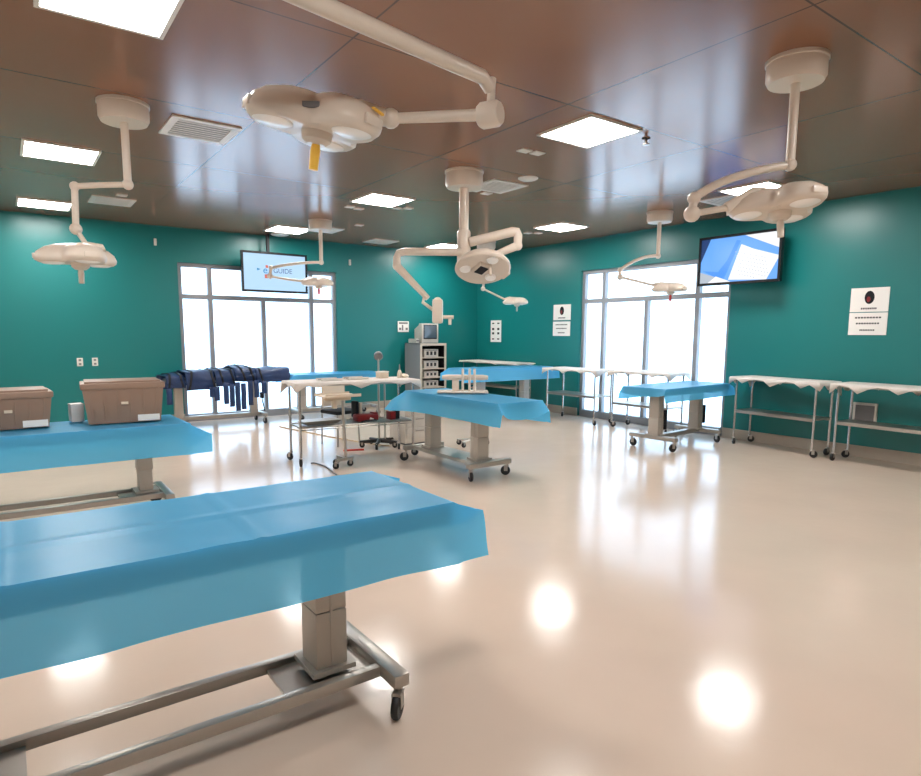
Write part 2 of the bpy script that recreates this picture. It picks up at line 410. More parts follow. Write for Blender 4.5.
g = MB(); g.box((hc[0]-.20, hc[1]+.10, hc[2]+.085), (.03, .07, .07), .6, bev=.01); g.build('grip', M['lampwhite'], hd)
a = R(238)
g = MB(); g.box((hc[0]+.178*math.cos(a), hc[1]+.178*math.sin(a), hc[2]+.02), (.012, .07, .022), a); g.build('display', M['grille'], hd)
a = R(300)
g = MB(); g.box((hc[0]+.303*math.cos(a), hc[1]+.303*math.sin(a), hc[2]+.012), (.012, .09, .008), a+.1); g.build('stripe', M['yellow'], hd)
# the centre lamp with two arms
hub = (4.03, 5.50, ZC)
t = thing('surgical_lamp', 'two-armed cream surgical lamp on the round mount in the room centre', 'surgical lamp', hub, 0, 'ceiling surgical lamps')
mount(t, .205, .17)
def Lc(*ps): return L(hub, ps)
tube(t, 'column', [(0, 0, -.15), (0, 0, -.66)], .05, n=20)
m = MB(); m.lathe([(0, -.60), (.06, -.60), (.072, -.62), (.072, -.94), (.055, -.965), (0, -.96)], n=24); m.build('swivel_housing', M['lampwhite'], t)
A = Lc((3.98, 5.47, 2.362), (3.50, 5.83, 2.362), (3.44, 5.865, 2.345), (3.425, 5.875, 2.30), (3.422, 5.87, 2.21))
tube(t, 'upper_arm', A, [.042, .04, .04, .04, .042], n=14)
joint(t, A[-1], .046)
tube(t, 'lower_arm', [A[-1]]+Lc((3.655, 5.625, 1.87)), [.044, .03])
m = MB(); m.tube(Lc((3.63, 5.65, 1.90), (3.61, 5.655, 1.83), (3.70, 5.57, 1.74)), .018); m.build('yoke', M['lampwhite'], t)
bc = Vector(Lc((3.735, 5.56, 1.735))[0])
Tb = frame_from((.80, -.60, .0))                        # disc head seen edge on, facing right
m = MB(); m.box(bc, (.11, .15, .255), R(-36.9), bev=.025); m.sphere(bc+Vector((0, 0, .10)), .05, 14); hd = m.build('lamp_head', M['lampwhite'], t)
hp = bc+Tb.to_3x3() @ Vector((0, 0, .06))
m = MB(); m.tube([bc+Tb.to_3x3() @ Vector((-.0, 0, .05))+Vector((0, 0, -.06)), bc+Tb.to_3x3() @ Vector((0, 0, .17))+Vector((0, 0, -.06))], .02); 
q = bc+Tb.to_3x3() @ Vector((0, 0, .13))+Vector((0, 0, -.06)); m.tube([q, q+Vector((0, 0, -.08))], .018); m.build('handle', M['lampwhite'], hd)
B = Lc((4.06, 5.44, 2.465), (4.43, 5.17, 2.575), (4.465, 5.145, 2.572), (4.475, 5.135, 2.54), (4.465, 5.13, 2.43))
tube(t, 'upper_arm', B, [.05, .05, .048, .046, .042], n=14)
joint(t, B[-1], .052)
tube(t, 'lower_arm', [B[-1]]+Lc((4.27, 5.25, 2.335)), [.045, .035])
dc = Vector(Lc((4.21, 5.40, 2.215))[0]); Td = frame_from((.25, .38, .88))   # round dish head tipped to the viewer
m = MB(); m.lathe([(0, .14), (.1, .14), (.2, .10), (.27, .04), (.295, 0), (.30, -.02), (.285, -.035), (.25, -.03), (.12, -.015), (0, -.015)], dc, 40, Td); hd = m.build('lamp_head', M['lampwhite'], t)
for k in range(3):
    m = MB(); th = 2*PI*k/3+.5; e = dc+Td.to_3x3() @ Vector((.19*math.cos(th), .19*math.sin(th), -.03)); m.lathe([(0, -.012), (.055, -.01), (.065, .01)], e, 20, Td); m.build('lens', M['lens'], hd)
m = MB(); m.box(dc+Td.to_3x3() @ Vector((-.02, .0, -.03)), (.15, .19, .04), mtx=Td, bev=.01); m.build('centre_hub', M['lampwhite'], hd)
m = MB(); m.box(dc+Td.to_3x3() @ Vector((-.02, .0, -.052)), (.10, .13, .006), mtx=Td); m.build('centre_window', M['dark'], hd)
m = MB(); a = dc+Td.to_3x3() @ Vector((.04, -.08, -.04)); m.tube([a, a+Td.to_3x3() @ Vector((0, 0, -.09))], .016); m.build('handle', M['lampwhite'], hd)
m = MB(); m.tube([Lc((4.27, 5.25, 2.335))[0], dc+Td.to_3x3() @ Vector((.1, -.05, .13)), dc+Td.to_3x3() @ Vector((0, 0, .13))], [.036, .05, .05]); m.build('yoke', M['lampwhite'], t)
m = MB(); m.box(dc+Td.to_3x3() @ Vector((.285, -.02, .0)), (.05, .13, .07), mtx=Td, bev=.012); m.build('rim_grip', M['lampwhite'], hd)

# ------------------------------------------------------------------ televisions
def text_mesh(s, size, mt, parent, mtx, name):
    c = bpy.data.curves.new('t', 'FONT'); c.body = s; c.size = size; c.extrude = .0004
    o = bpy.data.objects.new('t', c); COL.objects.link(o)
    dg = bpy.context.evaluated_depsgraph_get(); me = bpy.data.meshes.new_from_object(o.evaluated_get(dg))
    bpy.data.objects.remove(o); bpy.data.curves.remove(c)
    me.transform(mtx); me.materials.clear(); me.materials.append(mt)
    r = bpy.data.objects.new(name, me); COL.objects.link(r); r.parent = parent; return r
def television(label, c, rz, w, h, tilt=0):              # local: screen faces -y
    t = thing('television', label, 'television', c, rz, 'televisions'); t.rotation_euler = (tilt, 0, rz)
    m = MB(); m.box((0, .035, 0), (w, .05, h), bev=.008); m.build('case', M['bezel'], t)
    m = MB(); b = .036
    for s in (-1, 1): m.box((s*(w/2-b/2), .004, 0), (b, .018, h)); m.box((0, .004, s*(h/2-b/2)), (w-2*b, .018, b))
    m.build('bezel', M['bezel'], t, smooth=False)
    return t
# left, on a ceiling pole
tw, th = 1.16, .68
t = television('television hung on a ceiling pole, pale blue logo screen, before the left window', (3.87, 10.80, 2.535), 0, tw, th)
m = MB(); m.box((0, .008, 0), (tw-.044, .004, th-.044)); s = m.build('screen', M['scr_pale'], t, smooth=False)
m = MB(); m.poly([(-.315, .004, .065), (-.255, .004, .045), (-.315, .004, .02)]); m.build('logo_arrow', M['scr_teal'], s, keep=True)
R90 = Matrix.Rotation(PI/2, 4, 'X')
text_mesh('e', .17, M['scr_teal'], s, Matrix.Translation((-.215, .004, -.02)) @ R90, 'logo_letter')
text_mesh('GUIDE', .115, M['scr_text'], s, Matrix.Translation((-.035, .004, -.005)) @ R90, 'logo_word')
for x, z, q in ((-.145, .095, .045), (-.155, -.07, .065)):
    m = MB(); m.box((x, .004, z), (q, .003, q)); m.build('logo_square', M['scr_orange'], s, smooth=False)
m = MB(); m.box((-.08, .11, .49), (.045, .05, .33)); m.box((-.08, .08, .2), (.2, .06, .3)); m.build('mount_pole', M['dark'], t, smooth=False)
# right, on a bracket from the right wall
tw, th = 1.20, .68
t = television('wall television on the right showing a blue drape and white sheet', (8.20, 4.84, 2.54), PI/2, tw, th)
t.rotation_euler = (0, 0, -PI/2)
m = MB(); m.box((0, .008, 0), (tw-.044, .004, th-.044)); s = m.build('screen', M['scr_blue'], t, smooth=False)
W, H = (tw-.044)/2, (th-.044)/2
def pic(name, mt, pts, lift=.005):
    m = MB(); m.poly([(x*W, .008-lift, z*H) for x, z in pts]); return m.build(name, M[mt], s, smooth=False, keep=True)
pic('picture_shadow', 'scr_dark', [(-1, 1), (-.72, 1), (-.98, -.05), (-1, -.15)], .003)
pic('picture_fold', 'scr_mid', [(-.92, -.4), (-.36, -.9), (.05, .75), (-.05, .8), (-.28, -.05), (-.5, -.5)], .0035)
pic('picture_table', 'scr_grey', [(-1, -.45), (-.3, -.86), (-.12, -1), (-1, -1)], .004)
pic('picture_floor', 'scr_white', [(-.55, -.68), (-.2, -.92), (-.1, -1), (-.8, -1)], .0045)
pic('picture_corner', 'scr_white', [(.1, 1), (1, 1), (1, .28)], .004)
pic('picture_sheet', 'scr_white', [(.07, .6), (.38, .35), (1, -.02), (.72, -.96), (-.22, -.86)], .005)
m = MB()
for i in range(7):
    for j in range(11):
        u = -.08+j*.072; x = u+.02*i+.02; z = .30-i*.16-j*.035
        if x < .8 and z > -.85: m.box((x*W, .0025, z*H), (.014, .001, .010), mtx=Matrix.Rotation(.35, 4, 'Y'))
m.build('picture_print', M['scr_grey'], s, smooth=False)
m = MB(); m.box((0, .20, 0), (.12, .29, .1)); m.box((0, .08, 0), (.4, .05, .3)); m.build('wall_bracket', M['dark'], t, smooth=False)

# ------------------------------------------------------------------ wall things
def wall_sign(label, u, z, w, h, side, kind):
    t = thing('wall_sign', label, 'sign', (u, YW, z) if side == 'L' else (XW, u, z), 0 if side == 'L' else -PI/2, 'paper signs on the walls')
    m = MB(); m.box((0, -.005, 0), (w, .008, h)); m.build('board', M['paper'], t, smooth=False)
    if kind == 'emblem':
        m = MB(); T = Matrix.Diagonal((1, 1, 1, 1)) @ Matrix.Rotation(PI/2, 4, 'X')
        m.lathe([(0, .002), (h*.17, .002), (h*.17, 0)], (0, -.009, h*.1), 20, Matrix.Diagonal((1.1, 1, 1.6, 1)) @ T); m.build('emblem', M['dark'], t)
        m = MB(); m.lathe([(0, .002), (h*.09, .002), (h*.09, 0)], (-w*.02, -.0115, h*.02), 16, Matrix.Diagonal((.8, 1, 1.3, 1)) @ T); m.build('emblem_centre', M['red'], t)
        rows = [(-.36, .42)]
    elif kind == 'text': rows = [(.28, .7), (.02, .62), (-.28, .4)]
    else: rows = []
    m = MB()
    for z0, f in rows:
        n = 9
        for k in range(n): m.box(((k-(n-1)/2)*w*f/n, -.0105, z0*h), (w*f/n*.7, .002, h*.07))
    if kind == 'columns':
        for c in (-.25, .25):
            for z0 in (.36, .1, -.1, -.36): m.box((c*w, -.0105, z0*h), (w*.2, .002, h*(.1 if abs(z0) < .2 else .06)))
    if kind == 'sheet':
        m.box((0, -.0105, h*.33), (w*.8, .002, h*.16)); m.box((-.02, -.0105, -.02), (w*.12, .002, h*.5)); m.box((-w*.3, -.0105, -h*.2), (w*.2, .002, h*.2)); m.box((w*.3, -.0105, -h*.2), (w*.2, .002, h*.2))
    m.build('printing', M['ink'] if kind != 'sheet' else M['grille'], t, smooth=False)
wall_sign('square paper notice on the left wall beside the old monitor', 6.63, 1.64, .26, .22, 'L', 'sheet')
wall_sign('narrow white chart in two columns near the room corner', 10.47, 1.56, .35, .46, 'R', 'columns')
wall_sign('white sign with a dark and red oval emblem left of the right window', 8.505, 1.912, .45, .29, 'R', 'emblem')
wall_sign('white sign with three lines of text under the emblem sign by the right window', 8.51, 1.605, .45, .27, 'R', 'text')
wall_sign('white emblem sign at far right above the end trolley', 3.30, 1.935, .42, .29, 'R', 'emblem')
wall_sign('white text sign at far right under the end emblem sign', 3.30, 1.645, .42, .27, 'R', 'text')
def outlet(u, label):
    t = thing('wall_outlet', label, 'wall outlet', (u, YW, 1.043), 0, 'wall outlets')
    m = MB(); m.box((0, -.005, 0), (.08, .01, .125), bev=.003); m.build('plate', M['white'], t)
    for z in (-.03, .03):
        m = MB(); m.box((0, -.011, z), (.034, .004, .03)); m.build('socket', M['grille'], t, smooth=False)
outlet(.90, 'left white wall outlet above the brown storage bin'); outlet(1.10, 'right white wall outlet above the brown storage bin')
for x, z, l in ((2.046, 2.93, 'small white sensor on the left wall above the window corner'), (5.447, 2.846, 'small white sensor on the left wall right of the television')):
    m = MB(); m.box((0, -.015, 0), (.04, .03, .11), bev=.008); o = m.build('wall_sensor', M['white']); o.location = (x, YW, z); tag(o, l, 'sensor', 'wall sensors')
t = thing('wall_box', 'white framed panel low on the wall behind the far right trolley', 'wall panel', (XW, 3.24, .55), -PI/2)
m = MB(); m.box((0, -.012, 0), (.27, .024, .26), bev=.004); m.build('frame', M['white'], t)
m = MB(); m.box((0, -.026, 0), (.21, .004, .20)); m.build('face', M['grille'], t, smooth=False)

# ------------------------------------------------------------------ castors, tables, sheets
def caster(parent, x, y, top, r=.05, name='caster', ang=.5):
    m = MB(); c, s = math.cos(ang), math.sin(ang)
    m.tube([(x, y, top), (x, y, r*2.05)], .014, 8)
    m.box((x-c*.012, y-s*.012, r*2.0), (r*1.1, .036, .012), ang)
    for k in (-1, 1): m.box((x-s*k*.018-c*.018, y+c*k*.018-s*.018, r*1.45), (r*.75, .004, r*1.1), ang)
    f = m.build(name, M['steel'], parent)
    w = MB(); T = frame_from((-s, c, 0)); cc = (x-c*.022, y-s*.022, r)
    w.lathe([(0, -.012), (r*.5, -.012), (r*.55, -.014), (r*.92, -.014), (r, -.008), (r, .008), (r*.92, .014), (r*.55, .014), (r*.5, .012), (0, .012)], cc, 20, T)
    w.build('wheel', M['rubber'], f)
    return f

def drape(hx, hy, z, ov, seed, name, label, loc, rz, group, mt='blue', step=.045, hemx=None, wr=1.0, cone=(.6, .6), coney=(.10, .10)):
    ovx = hemx if hemx is not None else (ov, ov)
    def axis(h, o0, o1):
        n = max(2, int(2*h/step)); k = 6
        return [-h-o0+o0*i/k for i in range(k)]+[-h+2*h*i/n for i in range(n+1)]+[h+o1*(i+1)/k for i in range(k)]
    xs = axis(hx, *ovx); ys = axis(hy, ov, ov); P = []
    for u in xs:
        row = []
        for v in ys:
            sx = 1 if u > 0 else -1; sy = 1 if v > 0 else -1
            dx = max(0, abs(u)-hx); dy = max(0, abs(v)-hy); cx = max(0, hx-abs(u)); cy = max(0, hy-abs(v))
            kx = math.exp(-cy/.10); 
            e = 1 if u > 0 else 0; ox = dx*(.10+cone[e]*kx); oy = dy*(.08+coney[e]*math.exp(-cx/.13))
            dz = max(dx*(1-(.1+.85*cone[e])*kx), dy*(.985 if not dx else .97))
            nz = noise.noise(Vector((u*3.1+seed, v*3.1, seed*1.7)))
            n2 = noise.noise(Vector((u*8+seed, v*8, 3.3)))
            d = max(dx/ovx[e], dy/ov)
            if d > 0:
                oy += (dy > 0)*wr*(.009*nz*d+.004*n2*d); ox += (dx > 0)*wr*(.012*nz*d+.005*n2*d); dz += .004*nz*d*wr
                zz = z-dz
            else:
                zz = z+.004+max(0, .0035*n2+.003*nz)*wr
                cr = min(abs(v), abs(u-.25*hx), abs(u+.42*hx)) # packing creases
                if cr < .014: zz += .004
            row.append((sx*(min(abs(u), hx)+ox), sy*(min(abs(v), hy)+oy), zz))
        P.append(row)
    m = MB(); m.grid(P); o = m.build(name, M[mt], ang=28)
    o.location = (loc[0], loc[1], 0); o.rotation_euler = (0, 0, rz)
    return tag(o, label, 'table drape', group)

def surgical_table(label, loc, rz, Lx, W, z, bars, cols, base, drape_label, ov=.22, seed=1, barw=.56, steps=1, dlabel_group='blue plastic table drapes', colw=(.13, .15), motor=False, hemx=None, cone=(.6, .6), coney=(.1, .1)):
    t = thing('operating_table', label, 'operating table', (loc[0], loc[1], 0), rz, 'draped operating tables')
    m = MB(); m.box((0, 0, z-.045), (Lx-.012, W-.012, .085), bev=.008); m.build('tabletop', M['slab'], t)
    m = MB()
    for x in bars: m.box((x, 0, .155), (.07, barw, .055), bev=.012)
    if base == 'rails':
        for y in (-.14, .14): m.box(((bars[0]+bars[1])/2, y, .15), (bars[1]-bars[0]-.06, .04, .045), bev=.006)
        m.box((cols[1]-.02, 0, .142), (.36, .24, .014)); m.box((cols[0]+.02, 0, .142), (.36, .24, .014))
    elif base == 'plate':
        m.hexa([(bars[0], -.17, .135), (bars[1], -.17, .135), (bars[1], .17, .135), (bars[0], .17, .135), (bars[0], -.15, .17), (bars[1], -.15, .17), (bars[1], .15, .17), (bars[0], .15, .17)])
    else:
        m.box(((bars[0]+bars[1])/2, 0, .15), (bars[1]-bars[0]-.06, .09, .06), bev=.01)
    m.build('base', M['steel'], t)
    for x in cols:
        m = MB(); h0 = .17; zt = z-.09
        if steps == 2:
            m.box((x, 0, h0+.10), (colw[0]*.8, colw[1]*.8, .20), bev=.006); m.box((x, 0, h0+.26), (colw[0]*.9, colw[1]*.9, .14), bev=.006); m.box((x, 0, (h0+.32+zt)/2), (colw[0], colw[1], zt-h0-.32), bev=.006)
        else:
            mid = h0+(zt-h0)*.42
            m.box((x, 0, (h0+mid)/2), (colw[0], colw[1], mid-h0), bev=.006); m.box((x, 0, (mid+zt)/2+.002), (colw[0]*.985, colw[1]*.985, zt-mid), bev=.006)
            for s in (-1, 1): m.box((x, s*colw[1]*.5, (h0+zt)/2), (.012, .006, zt-h0-.02))
        m.box((x, 0, h0+.012), (colw[0]+.05, colw[1]+.05, .02))
        c = m.build('column', M['column'], t)
        if motor:
            m = MB(); m.box((x+.095, -.045, .38), (.05, .09, .26), bev=.008); m.build('motor_box', M['dark'], c)
    for x in bars:
        for s in (-1, 1): caster(t, x, s*(barw/2-.03), .13, .052, ang=random.uniform(-2.5, 2.5))
    drape(Lx/2, W/2, z, ov, seed, 'table_drape', drape_label, loc, rz, dlabel_group, step=.024, hemx=hemx, cone=cone, coney=coney)
    return t

surgical_table('steel operating table nearest the camera, under the largest blue drape', (.36, 2.25), 0, 2.0, .67, .85, (-.80, .80), (-.60, .60), 'rails',
               'blue plastic sheet over the nearest operating table', ov=.235, seed=1, hemx=(.18, .18), cone=(.72, .72))
surgical_table('steel operating table at left carrying the brown storage bins', (.16, 5.72), 0, 2.0, .68, .76, (-.85, .85), (-.65, .71), 'rails',
               'blue plastic sheet under the brown storage bins', ov=.25, seed=4, steps=2)
surgical_table('steel operating table in the room centre on a flat wheeled base', (4.01, 5.37), PI/2, 1.70, .58, .84, (-.37, .90), (-.20, .70), 'plate',
               'blue plastic sheet over the centre operating table', ov=.22, seed=9, hemx=(.17, .20), cone=(.42, .5), coney=(.1, .85))
surgical_table('steel operating table with two columns in front of the right window', (7.42, 5.14), R(4), 1.64, .64, .82, (-.56, .57), (-.50, .50), 'beam',
               'blue plastic sheet over the table before the right window', ov=.17, seed=13, motor=True, barw=.70, hemx=(.11, .16), cone=(.3, .6))
surgical_table('steel operating table standing in the back corner under a blue drape', (7.25, 8.70), 0, 1.95, .62, .90, (-.70, .75), (-.50, .54), 'beam',
               'blue plastic sheet over the table in the back corner', ov=.22, seed=17)
surgical_table('steel operating table by the left window right of the navy aprons', (4.78, 10.50), 0, 1.70, .60, .785, (-.75, .75), (-.62, .12), 'beam',
               'blue plastic sheet on the table below the left window', ov=.16, seed=21)
# table that carries the aprons
t = thing('operating_table', 'steel operating table under the pile of navy aprons', 'operating table', (2.86, 10.46, 0), 0, 'draped operating tables')
m = MB(); m.box((0, 0, .755), (1.80, .50, .05), bev=.01); m.build('tabletop', M['slab'], t)
m = MB(); m.box((-.13, 0, .15), (1.36, .09, .06), bev=.01); m.box((.56, 0, .155), (.07, .54, .055), bev=.012); m.box((-.82, 0, .155), (.07, .54, .055), bev=.012); m.build('base', M['steel'], t)
for x in (.44, -.73):
    m = MB(); m.box((x, 0, .45), (.12, .11, .57), bev=.006); m.build('column', M['column'], t)
for x in (.56, -.82):
    for s in (-1, 1): caster(t, x, s*.24, .13, .052, ang=random.uniform(-2, 2))
m = MB(); m.box((.57, -.05, .46), (.05, .09, .1), bev=.01); m.tube([(.57, -.05, .41), (.57, -.09, .33), (.60, -.09, .2)], .01); m.build('motor_box', M['dark'], t)

# ------------------------------------------------------------------ navy aprons
def apron(x0, x1, top, front, back, label, straps=(), strips=(), seed=0, skew=0, y0=10.46, hw=.26):
    t = thing('protective_apron', label, 'apron', (0, 0, 0), 0, 'navy aprons on the table')
    path = []                                            # (y, z) from the back hem over the top to the front hem
    nb, nt, nf = 6, 10, 10
    for i in range(nb): path.append((y0+hw+.03, top-back+back*i/nb))
    for i in range(nt+1):
        q = i/nt; a = PI*q
        path.append((y0+(hw+.03)*math.cos(a), top+.045*math.sin(a)**.5 if 0 < q < 1 else top))
    for i in range(1, nf+1): path.append((y0-hw-.03-.02*math.sin(i/nf*PI), top-front*i/nf))
    nx = max(6, int((x1-x0)/.04)); P = []
    def pt(i, u, lift=0.0):
        y, z = path[i]; x = x0+(x1-x0)*u+skew*(i/(len(path)-1)-.5)
        nn = noise.noise(Vector((x*4+seed, i*.28, seed*2.1))); n2 = noise.noise(Vector((x*11+seed, i*.6, 5)))
        o = .028*nn+.012*n2+lift
        if i < nb: y += o
        elif i > nb+nt: y -= o
        else: z += o; y += .6*o*math.cos(PI*(i-nb)/nt)
        if i in (0, len(path)-1): z += .02*nn
        return (x, y, z)
    for k in range(nx+1): P.append([pt(i, k/nx) for i in range(len(path))])
    m = MB(); m.grid(P); o = m.build('body', M['navy'], t, ang=60); md = o.modifiers.new('t', 'SOLIDIFY'); md.thickness = .022; md.offset = 1
    for u, du in straps:
        P = [[pt(i, u+du*(i/(len(path)-1)-.5)+w/(x1-x0), .034) for i in range(len(path))] for w in (-.016, .016)]
        m = MB(); m.grid(P); s = m.build('strap', M['strap'], t, ang=60); md = s.modifiers.new('t', 'SOLIDIFY'); md.thickness = .006
    for x, zt, zb in strips:
        m = MB(); yy = y0-hw-.118
        m.grid([[(x+s*.04+.006*noise.noise(Vector((x*9, j, 1))), yy-.01*noise.noise(Vector((x*7+s, j*.7, 2))), zt+(zb-zt)*j/5) for j in range(6)] for s in (-1, 1)])
        s = m.build('hanging_strip', M['navy'], t); md = s.modifiers.new('t', 'SOLIDIFY'); md.thickness = .008
    return t
apron(1.90, 2.165, .80, .13, .2, 'navy apron at the left end of the pile, nearest the brown bin', [(.25, -.3), (.8, .1)], [(1.93, .66, .42)], 1, .04)
apron(2.18, 2.60, .845, .22, .2, 'navy apron second from the left with a black band across', [(.25, -.35), (.9, .15)], [(2.55, .66, .5), (2.62, .66, .44)], 2, .04)
apron(2.615, 2.90, .865, .20, .2, 'navy apron in the middle of the pile with long hanging strips', [(.25, .3), (.8, .4)], [(2.76, .72, .38), (2.85, .7, .33), (2.94, .72, .26)], 3, .04)
apron(2.915, 3.24, .895, .16, .2, 'humped navy apron right of the middle with crossed black straps', [(.3, .4), (.75, .3)], [(3.03, .7, .28), (3.14, .74, .34), (3.24, .74, .46)], 4, .03)
apron(3.255, 3.82, .855, .155, .2, 'smooth navy apron rolled over the right end of the pile', [(.1, .2)], [(3.36, .72, .52)], 5, .0)

# ------------------------------------------------------------------ storage bins
def bin_box(label, loc, rz, w=.52, d=.40, h=.30):
    t = thing('storage_bin', label, 'storage bin', loc, rz, 'brown storage bins')
    m = MB(); a, b = w/2*.86, d/2*.86; c, e = w/2*.96, d/2*.96
    m.hexa([(-a, -b, 0), (a, -b, 0), (a, b, 0), (-a, b, 0), (-c, -e, h*.9), (c, -e, h*.9), (c, e, h*.9), (-c, e, h*.9)])
    for k in range(6):                                   # moulded ribs
        u = -a*.85+k*a*1.7/5
        for s in (-1, 1): m.hexa([(u-.006, s*(b-.002), .02), (u+.006, s*(b-.002), .02), (u+.006, s*(b+.014), .02), (u-.006, s*(b+.014), .02), (u*1.1-.006, s*(e-.006), h*.86), (u*1.1+.006, s*(e-.006), h*.86), (u*1.1+.006, s*(e+.008), h*.86), (u*1.1-.006, s*(e+.008), h*.86)])
    m.build('tub', M['bin'], t, smooth=False)
    m = MB(); m.box((0, 0, h*.93), (w, d, .05), bev=.012); m.box((0, 0, h*.93+.03), (w*.9, d*.86, .02), bev=.006); m.build('lid', M['bin'], t)
    m = MB(); m.box((0, -d/2*.92-.004, h*.5), (.05, .012, .02)); m.build('latch', M['beige'], t)
    m = MB(); m.box((w*.28, -d/2*.885-.016, .035), (.16, .006, .05)); m.build('white_label', M['paper'], t, smooth=False)
    return t
bin_box('brown lidded storage bin in front of the teal wall on the left table', (.755, 5.80, .775), R(-4), .60, .40, .32)
bin_box('brown lidded storage bin cut off at the far left on the left table', (-.03, 5.86, .775), R(3), .58, .40, .27)
t = thing('paper_carton', 'small white carton between the two brown bins', 'carton', (.43, 5.95, .775), .1)
m = MB(); m.box((0, 0, .065), (.09, .12, .13)); m.build('box', M['paper'], t, smooth=False)
m = MB(); m.box((0, 0, .137), (.092, .122, .012)); m.build('lid', M['paper'], t, smooth=False)

# ------------------------------------------------------------------ white-topped trolleys
def white_sheet(hx, hy, z, tip, seed, label, loc, rz, group):
    P = []; per = []
    n = 12
    for i in range(n): per.append((-hx+2*hx*i/n, -hy, 0, -1))
    for i in range(6): per.append((hx, -hy+2*hy*i/6, 1, 0))
    for i in range(n): per.append((hx-2*hx*i/n, hy, 0, 1))
    for i in range(6): per.append((-hx, hy-2*hy*i/6, -1, 0))
    rows = []
    tot = 0
    for k, (x, y, nx, ny) in enumerate(per):
        c = 1 if (abs(abs(x)-hx) < 1e-6 and abs(abs(y)-hy) < 1e-6) else 0
        tr = (0, .15, 1, .35, 0, .1, .75, .2)[(k+seed) % 8]
        dr = .014+tip*tr*(.8+.3*noise.noise(Vector((k*.9, seed, 0))))+.085*c*(tip > .05)
        rows.append([(x*.0, y*.0, z+.006), (x*.9, y*.9, z+.007), (x, y, z+.004), (x+nx*.014, y+ny*.014, z-.012), (x+nx*(.018+.01*tr), y+ny*(.018+.01*tr), z-dr)])
    rows.append(rows[0])
    m = MB(); m.grid(rows); bmesh.ops.remove_doubles(m.bm, verts=m.bm.verts[:], dist=.0005)
    o = m.build('table_sheet', M['cloth'], ang=40); md = o.modifiers.new('t', 'SOLIDIFY'); md.thickness = .004; md.offset = 1
    o.location = (loc[0], loc[1], 0); o.rotation_euler = (0, 0, rz)
    return tag(o, label, 'table sheet', group)
def trolley(label, loc, rz, Lx, W, z, shelf, slabel, tip=.09, seed=1, r=.045, wire=False, inset=.05):
    t = thing('instrument_trolley', label, 'trolley', (loc[0], loc[1], 0), rz, 'steel instrument trolleys')
    m = MB(); m.box((0, 0, z-.02), (Lx, W, .03), bev=.008); m.build('tabletop', M['steel'], t)
    for sx in (-1, 1):
        for sy in (-1, 1):
            x, y = sx*(Lx/2-inset), sy*(W/2-inset)
            m = MB(); m.tube([(x, y, z-.03), (x, y, r*2)], .015, 10); m.build('leg', M['chrome'], t)
            caster(t, x, y, r*2+.01, r, ang=random.uniform(-2.6, 2.6))
    m = MB()
    if wire:
        hx, hy = Lx/2-inset, W/2-inset
        for s in (-1, 1): m.tube([(-hx, s*hy, shelf), (hx, s*hy, shelf)], .008, 6); m.tube([(-hx, s*hy, shelf-.03), (hx, s*hy, shelf-.03)], .006, 6); m.tube([(s*hx, -hy, shelf), (s*hx, hy, shelf)], .008, 6)
        for k in range(24): u = -hx+2*hx*k/23; m.tube([(u, -hy, shelf+.004), (u, hy, shelf+.004)], .003, 5)
        m.box((0, 0, shelf-.008), (2*hx, 2*hy, .006))
    else:
        m.box((0, 0, shelf), (Lx-2*inset+.02, W-2*inset+.02, .02)); m.box((0, -W/2+inset, shelf-.012), (Lx-2*inset, .02, .035), bev=.004); m.box((0, W/2-inset, shelf-.012), (Lx-2*inset, .02, .035), bev=.004)
    m.build('shelf', M['steel'], t)
    white_sheet(Lx/2+.012, W/2+.012, z, tip, seed, slabel, loc, rz, 'white trolley sheets')
    return t
trolley('steel trolley against the right wall just right of the blue window table', (8.22, 4.12), R(90-7), 1.22, .44, .93, .47, 'white sheet on the trolley right of the window table', .10, 2)
trolley('steel trolley at the far right end of the right wall', (8.16, 2.78), R(90-3), 1.22, .44, .93, .47, 'white sheet on the trolley at the far right end', .10, 5)
trolley('steel trolley across the left edge of the right window', (8.03, 7.56), R(90), 1.22, .50, .905, .47, 'white sheet on the trolley at the left edge of the right window', .07, 3)
trolley('steel trolley before the middle of the right window', (8.14, 6.20), R(90), 1.14, .48, .92, .40, 'white sheet on the trolley before the middle of the right window', .06, 7)
trolley('steel trolley against the right wall nearest the room corner', (8.20, 10.05), R(90), 1.85, .46, .93, .45, 'white sheet on the trolley nearest the room corner', .03, 8)
trolley('steel trolley left of the centre table with instruments and a wire shelf', (3.33, 6.79), R(-6), 1.50, .52, .94, .44, 'white sheet on the instrument trolley left of the centre table', .06, 4, wire=True)

# things on and around the instrument trolley
c7, s7 = math.cos(R(-6)), math.sin(R(-6))
def on_trolley(u, v, z): return (3.33+u*c7-v*s7, 6.79+u*s7+v*c7, z)
def simple(name, label, cat, loc, rz, parts, group=None):
    t = thing(name, label, cat, loc, rz, group)
    for pn, mt, fn in parts: m = MB(); fn(m); m.build(pn, M[mt], t)
    return t
ZT = .951
simple('instrument_case', 'small cream case on the instrument trolley beside the lamp pole', 'case', on_trolley(.42, .08, ZT), .1,
       [('body', 'beige', lambda m: m.box((0, 0, .035), (.13, .10, .07), bev=.01)), ('lid', 'white', lambda m: m.box((0, 0, .077), (.135, .105, .015), bev=.004))])
simple('pump_bottle', 'small cream bottle with a pointed top on the instrument trolley', 'bottle', on_trolley(.62, .0, ZT), 0,
       [('body', 'beige', lambda m: m.lathe([(0, 0), (.03, 0), (.032, .05), (.02, .09), (.012, .1), (0, .1)])), ('nozzle', 'steel', lambda m: m.lathe([(.010, .1), (.005, .17), (0, .172)]))])
